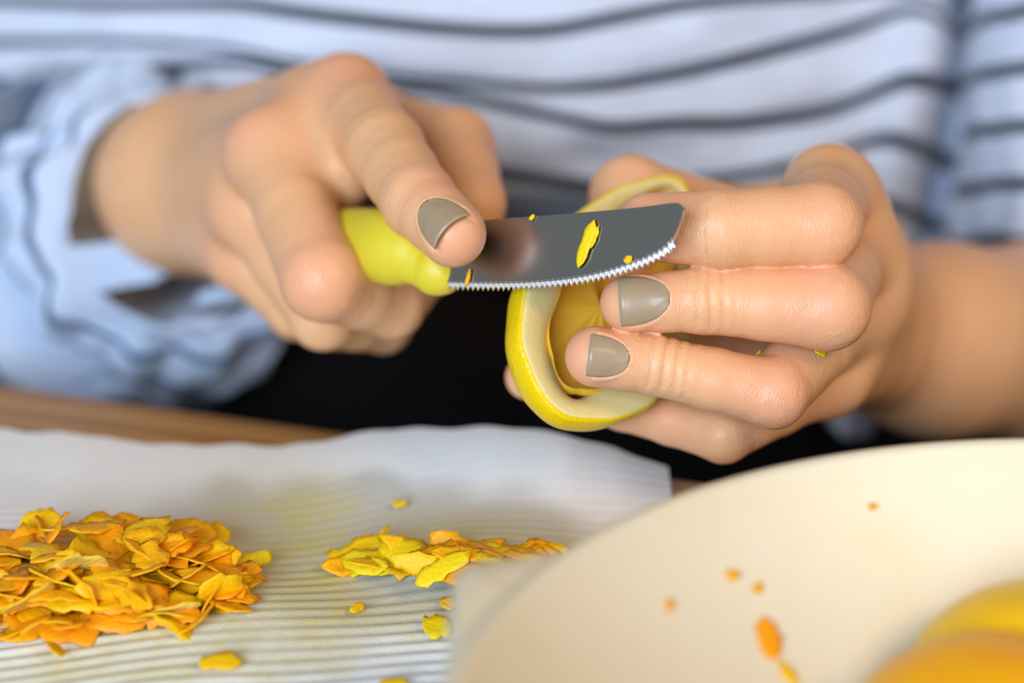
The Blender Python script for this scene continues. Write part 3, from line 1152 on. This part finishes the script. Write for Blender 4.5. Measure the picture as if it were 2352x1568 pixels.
def place(me, loc, rot, label, group=None, name='zest_shaving', scale=1.0):
    o = bpy.data.objects.new(name, me)
    COL.objects.link(o)
    o.location = tuple(loc)
    o.rotation_euler = rot
    o.scale = (scale,) * 3
    return tag(o, label, 'citrus zest', group)


var_o = []
for k in range(14):
    mt = [(Z_OR, Z_AM), (Z_AM, Z_PALE), (Z_AM, Z_AM), (Z_YE, Z_PALE), (Z_OR, Z_AM), (Z_AM, Z_YE), (Z_YE, Z_YE)][k % 7]
    var_o.append(flake_mesh('zest_flake', rng.uniform(.010, .0175), rng.uniform(.0050, .0105), rng.uniform(-.05, .12), 40 + k, mt, 0.32, rng.uniform(-.35, .35)))
HUE = {'orange_zest': 'deep orange', 'amber_zest': 'amber', 'yellow_zest': 'golden yellow'}
hc = onz(225, 1322, 0.006)
cnt = 0
while cnt < 150:
    u, w = rng.uniform(-1.15, 1), rng.uniform(-1, 1)
    rr = math.hypot(u * .93, w)
    if rr > 1: continue
    x = hc[0] + u * 0.031
    y = hc[1] + w * 0.0235 - 0.003 * u
    ph = float(paper_height(x, y))
    z = ph + 0.0012 + rng.random() ** 0.8 * 0.0115 * (1 - rr ** 2.2)
    tilt = 0.18 + 0.40 * rng.random()
    fl = rng.choice(var_o)
    hue = HUE[fl.materials[0].name]
    place(fl, (x, y, z), (rng.gauss(0, tilt) + 0.22, rng.gauss(0, tilt * .7), rng.uniform(-1.2, 1.2) + (math.pi if rng.random() < .5 else 0)), 'thin %s zest shaving among others in the large heap on the towel' % hue, '%s zest shavings in the large heap' % hue)
    cnt += 1


def lay(px, py, lx, ly, rz, mats, label, seed, curl=0.02, tilt=(0, 0), lift=0.0016, group=None, jag=.25):
    q = onz(px, py, 0.003)
    z = float(paper_height(q[0], q[1]))
    q = onz(px, py, z + lift)
    return place(flake_mesh('zest_flake', lx, ly, curl, seed, mats, jag), q, (tilt[0], tilt[1], rz), label, group)


# largest pieces that can be made out in the heap and around it
lay(255, 1345, .0155, .0060, .55, (Z_YE, Z_PALE), 'curled zest strip with a pale inner face on the heap front', 3, .09, (1.0, .2), .0075, jag=.1)
lay(265, 1408, .0150, .0100, .15, (Z_OR, Z_OR), 'deep orange rounded zest slice at the front of the heap', 5, .05, (.35, 0), .0028, jag=.08)
lay(120, 1405, .0150, .0085, .1, (Z_AM, Z_AM), 'flat amber zest slice low at the heap front, left of the deep orange one', 6, .03, (.2, 0), .002, jag=.1)
lay(470, 1285, .0125, .0100, -.4, (Z_OR, Z_AM), 'broad orange zest slice at the right end of the heap', 8, .05, (.5, 0), .0055, jag=.1)
lay(420, 1222, .0150, .0070, 0.0, (Z_AM, Z_AM), 'wide amber zest slice standing at the back right of the heap', 9, .05, (.55, 0), .0070, jag=.22)
lay(255, 1205, .0170, .0060, .05, (Z_AM, Z_YE), 'long amber zest slice along the back of the heap', 10, .04, (.5, 0), .0075, jag=.28)
lay(95, 1195, .0095, .0065, .2, (Z_YE, Z_AM), 'rounded yellow zest slice at the back left of the heap', 12, .06, (.6, 0), .0065, jag=.2)
lay(495, 1228, .0070, .0065, .4, (Z_YE, Z_YE), 'small ragged yellow zest flake behind the right end of the heap', 13, .05, (.5, 0), .0050)
lay(392, 1385, .0130, .0070, .3, (Z_YE, Z_LI), 'crumbly yellow zest flake at the right front of the heap', 14, .03, (.3, 0), .0030, jag=.35)
lay(582, 1288, .0105, .0038, .72, (Z_LI, Z_LI), 'bright lemon zest sliver leaning beside the orange heap', 15, .04, (.9, 0), .0030, jag=.15)
lay(130, 1490, .0060, .0040, 1.75, (Z_YE, Z_YE), 'upright yellow zest flake below the heap of orange zest', 16, .04, (.6, .2), .0022, jag=.3)
lay(25, 1462, .0120, .0030, .05, (Z_AM, Z_AM), 'narrow amber zest strip at the left edge below the heap', 17, .03, (.2, 0), .0016, jag=.12)
lay(505, 1520, .0088, .0042, .1, (Z_YE, Z_YE), 'notched yellow zest flake near the front edge of the towel', 18, .03, (.3, 0), .0016, jag=.42)
lay(820, 1395, .0044, .0022, .95, (Z_YE, Z_YE), 'tiny almond shaped zest bit in the middle of the towel', 19, .02, (.6, 0), .0015, jag=.12)
lay(1003, 1437, .0060, .0066, .3, (Z_LI, Z_LI), 'rounded greenish lemon zest flake next to the bowl', 20, .03, (.25, 0), .0016, jag=.15)
lay(1030, 1385, .0040, .0036, .9, (Z_YE, Z_YE), 'small zest flake half hidden at the bowl lip', 21, .03, (.3, 0), .0016)
lay(880, 1225, .0078, .0014, 1.25, (Z_LI, Z_LI), 'thin zest needle sticking up behind the lemon heap', 22, .02, (.9, 0), .0050, jag=.1)
lay(918, 1155, .0034, .0026, .2, (Z_LI, Z_YE), 'lone pale zest crumb on the back of the towel', 23, .02, (.2, 0), .0015)
lay(905, 1567, .0060, .0022, .1, (Z_YE, Z_YE), 'zest flake cut off by the bottom of the photo', 24, .02, (.2, 0), .0015)
LAB2 = 'yellow lemon zest shaving in the low heap by the bowl'
GRP2 = 'lemon zest shavings in the low heap'
var_y = [flake_mesh('lemon_flake', rng.uniform(.011, .018), rng.uniform(.0045, .0080), rng.uniform(-.03, .10), 80 + k, [(Z_YE, Z_LI), (Z_AM, Z_YE), (Z_LI, Z_LI)][k % 3],   .28, rng.uniform(-.35, .35)) for k in range(8)]
for k in range(46):
    u = rng.uniform(-1, 1)
    px = 1040 + 235 * u
    py = 1287 + rng.uniform(-34, 34) * (1 - .5 * abs(u)) + 0.03 * (px - 1030)
    q = onz(px, py, 0.004)
    z = float(paper_height(q[0], q[1])) + 0.0012 + rng.random() * 0.0060 * (1 - u * u)
    q = onz(px, py, z)
    place(rng.choice(var_y), q, (rng.gauss(.3, .3), rng.gauss(0, .25), rng.uniform(-.6, .6)), LAB2, GRP2)


def on_face(px, py, lx, ly, ang, mats, label, seed, lift, jag=.2):
    """flake stuck to the blade; ang is measured on the blade face"""
    p = on_blade(px, py, lift)
    me = flake_mesh('blade_flake', lx, ly, .03, seed, mats, jag)
    o = place(me, p, (0, 0, 0), label)
    ex = nrm(bxv * math.cos(ang) + np.cross(bnn, bxv) * math.sin(ang))
    ey = np.cross(bnn, ex)
    o.rotation_euler = Matrix((ex, ey, bnn)).transposed().to_euler()
    return o


on_face(1346, 560, .0108, .0026, math.radians(66), (Z_LI, Z_LI), 'lemon zest sliver stuck across the middle of the knife blade', 50, .0007, .15)
on_face(1366, 545, .0050, .0012, math.radians(64), (Z_LI, Z_LI), 'thin zest scrap beside the sliver on the knife blade', 51, .0004)
on_face(1443, 595, .0021, .0017, .4, (Z_YE, Z_YE), 'small zest crumb above the serrated edge near the knife tip', 52, .0005)
on_face(1075, 637, .0040, .0009, math.radians(72), (Z_AM, Z_AM), 'zest thread on the blade beside the yellow handle', 53, .0006, .1)
on_face(1222, 499, .0016, .0009, .7, (Z_LI, Z_LI), 'zest speck on the back of the knife blade', 54, .0004)

# scraps on the fingers, laid on the skin
def on_hand(px, py, size, mats, label, seed):
    r = ray(px, py).astype(np.float32)
    k = 0.46
    for _ in range(200):
        d = float(L.field((CAM + k * r)[None].astype(np.float32))[0])
        k += max(d * 0.6, 1e-5)
        if d < 1e-4 or k > .62: break
    p = (CAM + k * r)
    g = L.grad(p[None].astype(np.float32))[0].astype(float)
    ex = nrm(RT - g * g.dot(RT)); ey = np.cross(g, ex)
    o = place(flake_mesh('skin_flake', size[0], size[1], .05, seed, mats), p + g * 0.0006, (0, 0, 0), label)
    o.rotation_euler = Matrix((ex, ey, g)).transposed().to_euler()


on_hand(1880, 812, (.0032, .0014), (Z_LI, Z_LI), 'zest scrap on the knuckle below the middle finger', 60)
on_hand(1746, 815, (.0016, .0009), (Z_LI, Z_LI), 'zest speck on the upper side of the ring finger', 61)

# in the bowl
def in_bowl(px, py, lx, ly, rz, mats, label, seed, lift=0.0022, jag=.25):
    q = on_bowl(px, py)
    rr = math.hypot(q[0] - BC[0], q[1] - BC[1])
    s = (float(bowl_inner_z(rr + .001)) - float(bowl_inner_z(rr - .001))) / .002
    rad = np.array([(q[0] - BC[0]) / rr, (q[1] - BC[1]) / rr, 0])
    n = nrm(np.array([-rad[0] * s, -rad[1] * s, 1]))
    ex = nrm(RT - n * n.dot(RT)); ey = np.cross(n, ex)
    ex2 = ex * math.cos(rz) + ey * math.sin(rz); ey2 = np.cross(n, ex2)
    o = place(flake_mesh('bowl_flake', lx, ly, .01, seed, mats, jag), q + n * 0.0006, (0, 0, 0), label)
    o.rotation_euler = Matrix((ex2, ey2, n)).transposed().to_euler()


in_bowl(1762, 1468, .0088, .0056, 1.75, (Z_OR, Z_AM), 'orange zest flake stuck to the inner wall of the bowl', 70)
in_bowl(1808, 1550, .0060, .0024, 2.2, (Z_YE, Z_YE), 'yellow zest sliver below the orange flake in the bowl', 71)
in_bowl(1680, 1322, .0030, .0020, .2, (Z_AM, Z_AM), 'small amber pulp speck inside the bowl', 72)
in_bowl(1737, 1352, .0026, .0018, .9, (Z_AM, Z_AM), 'second amber pulp speck inside the bowl, a little lower', 73)
in_bowl(1533, 1393, .0028, .0018, 1.4, (Z_AM, Z_PALE), 'pale pulp speck on the left side inside the bowl', 74)
in_bowl(2003, 1164, .0017, .0013, 0.1, (Z_OR, Z_OR), 'tiny orange dot high on the far wall of the bowl', 75)


def citrus_half(name, c, rx, rz_, tilt, label, mat):
    """cut half of a squeezed citrus fruit lying with the cut side down"""
    o = empty(name, tuple(c))
    tag(o, label, 'orange')
    o.rotation_euler = tilt
    n, m = 64, 22
    vs = []
    for i in range(n):
        a = 2 * math.pi * i / n
        for j in range(m):
            b = 0.5 * math.pi * j / (m - 0.6)
            k = 1 + 0.018 * fbm((math.cos(a) * math.cos(b), math.sin(a) * math.cos(b), math.sin(b)), 2.2, rx * 100)
            vs.append((rx * k * math.cos(a) * math.cos(b), rx * k * math.sin(a) * math.cos(b), rz_ * k * math.sin(b)))
    vs.append((0, 0, rz_))
    F = grid_faces(n, m, wrap_u=True) + [(i * m + m - 1, ((i + 1) % n) * m + m - 1, n * m) for i in range(n)]
    mesh_obj('rind', vs, F, mat, o)
    v2 = []
    rim = [(1.0, 0.0), (0.97, -0.0006), (0.88, -0.0004), (0.86, 0.0004), (0.5, 0.001), (0.12, 0.0016), (0.01, 0.0012)]
    for i in range(n):
        a = 2 * math.pi * i / n
        for k, z in rim: v2.append((rx * k * math.cos(a), rx * k * math.sin(a), z))
    mesh_obj('cut_face', v2, grid_faces(n, len(rim), wrap_u=True), FLESH, o)
    return o


citrus_half('orange_half', P(2310, 1790, .410), .0310, .0235, (0.12, -0.05, 0.3), 'half orange lying cut side down in the bowl, nearer one', ORANGE)
citrus_half('orange_half', P(2395, 1640, .430), .0270, .0225, (0.33, 0.0, 0.0), 'paler half orange partly hidden behind the nearer one in the bowl', PALE_ORANGE)
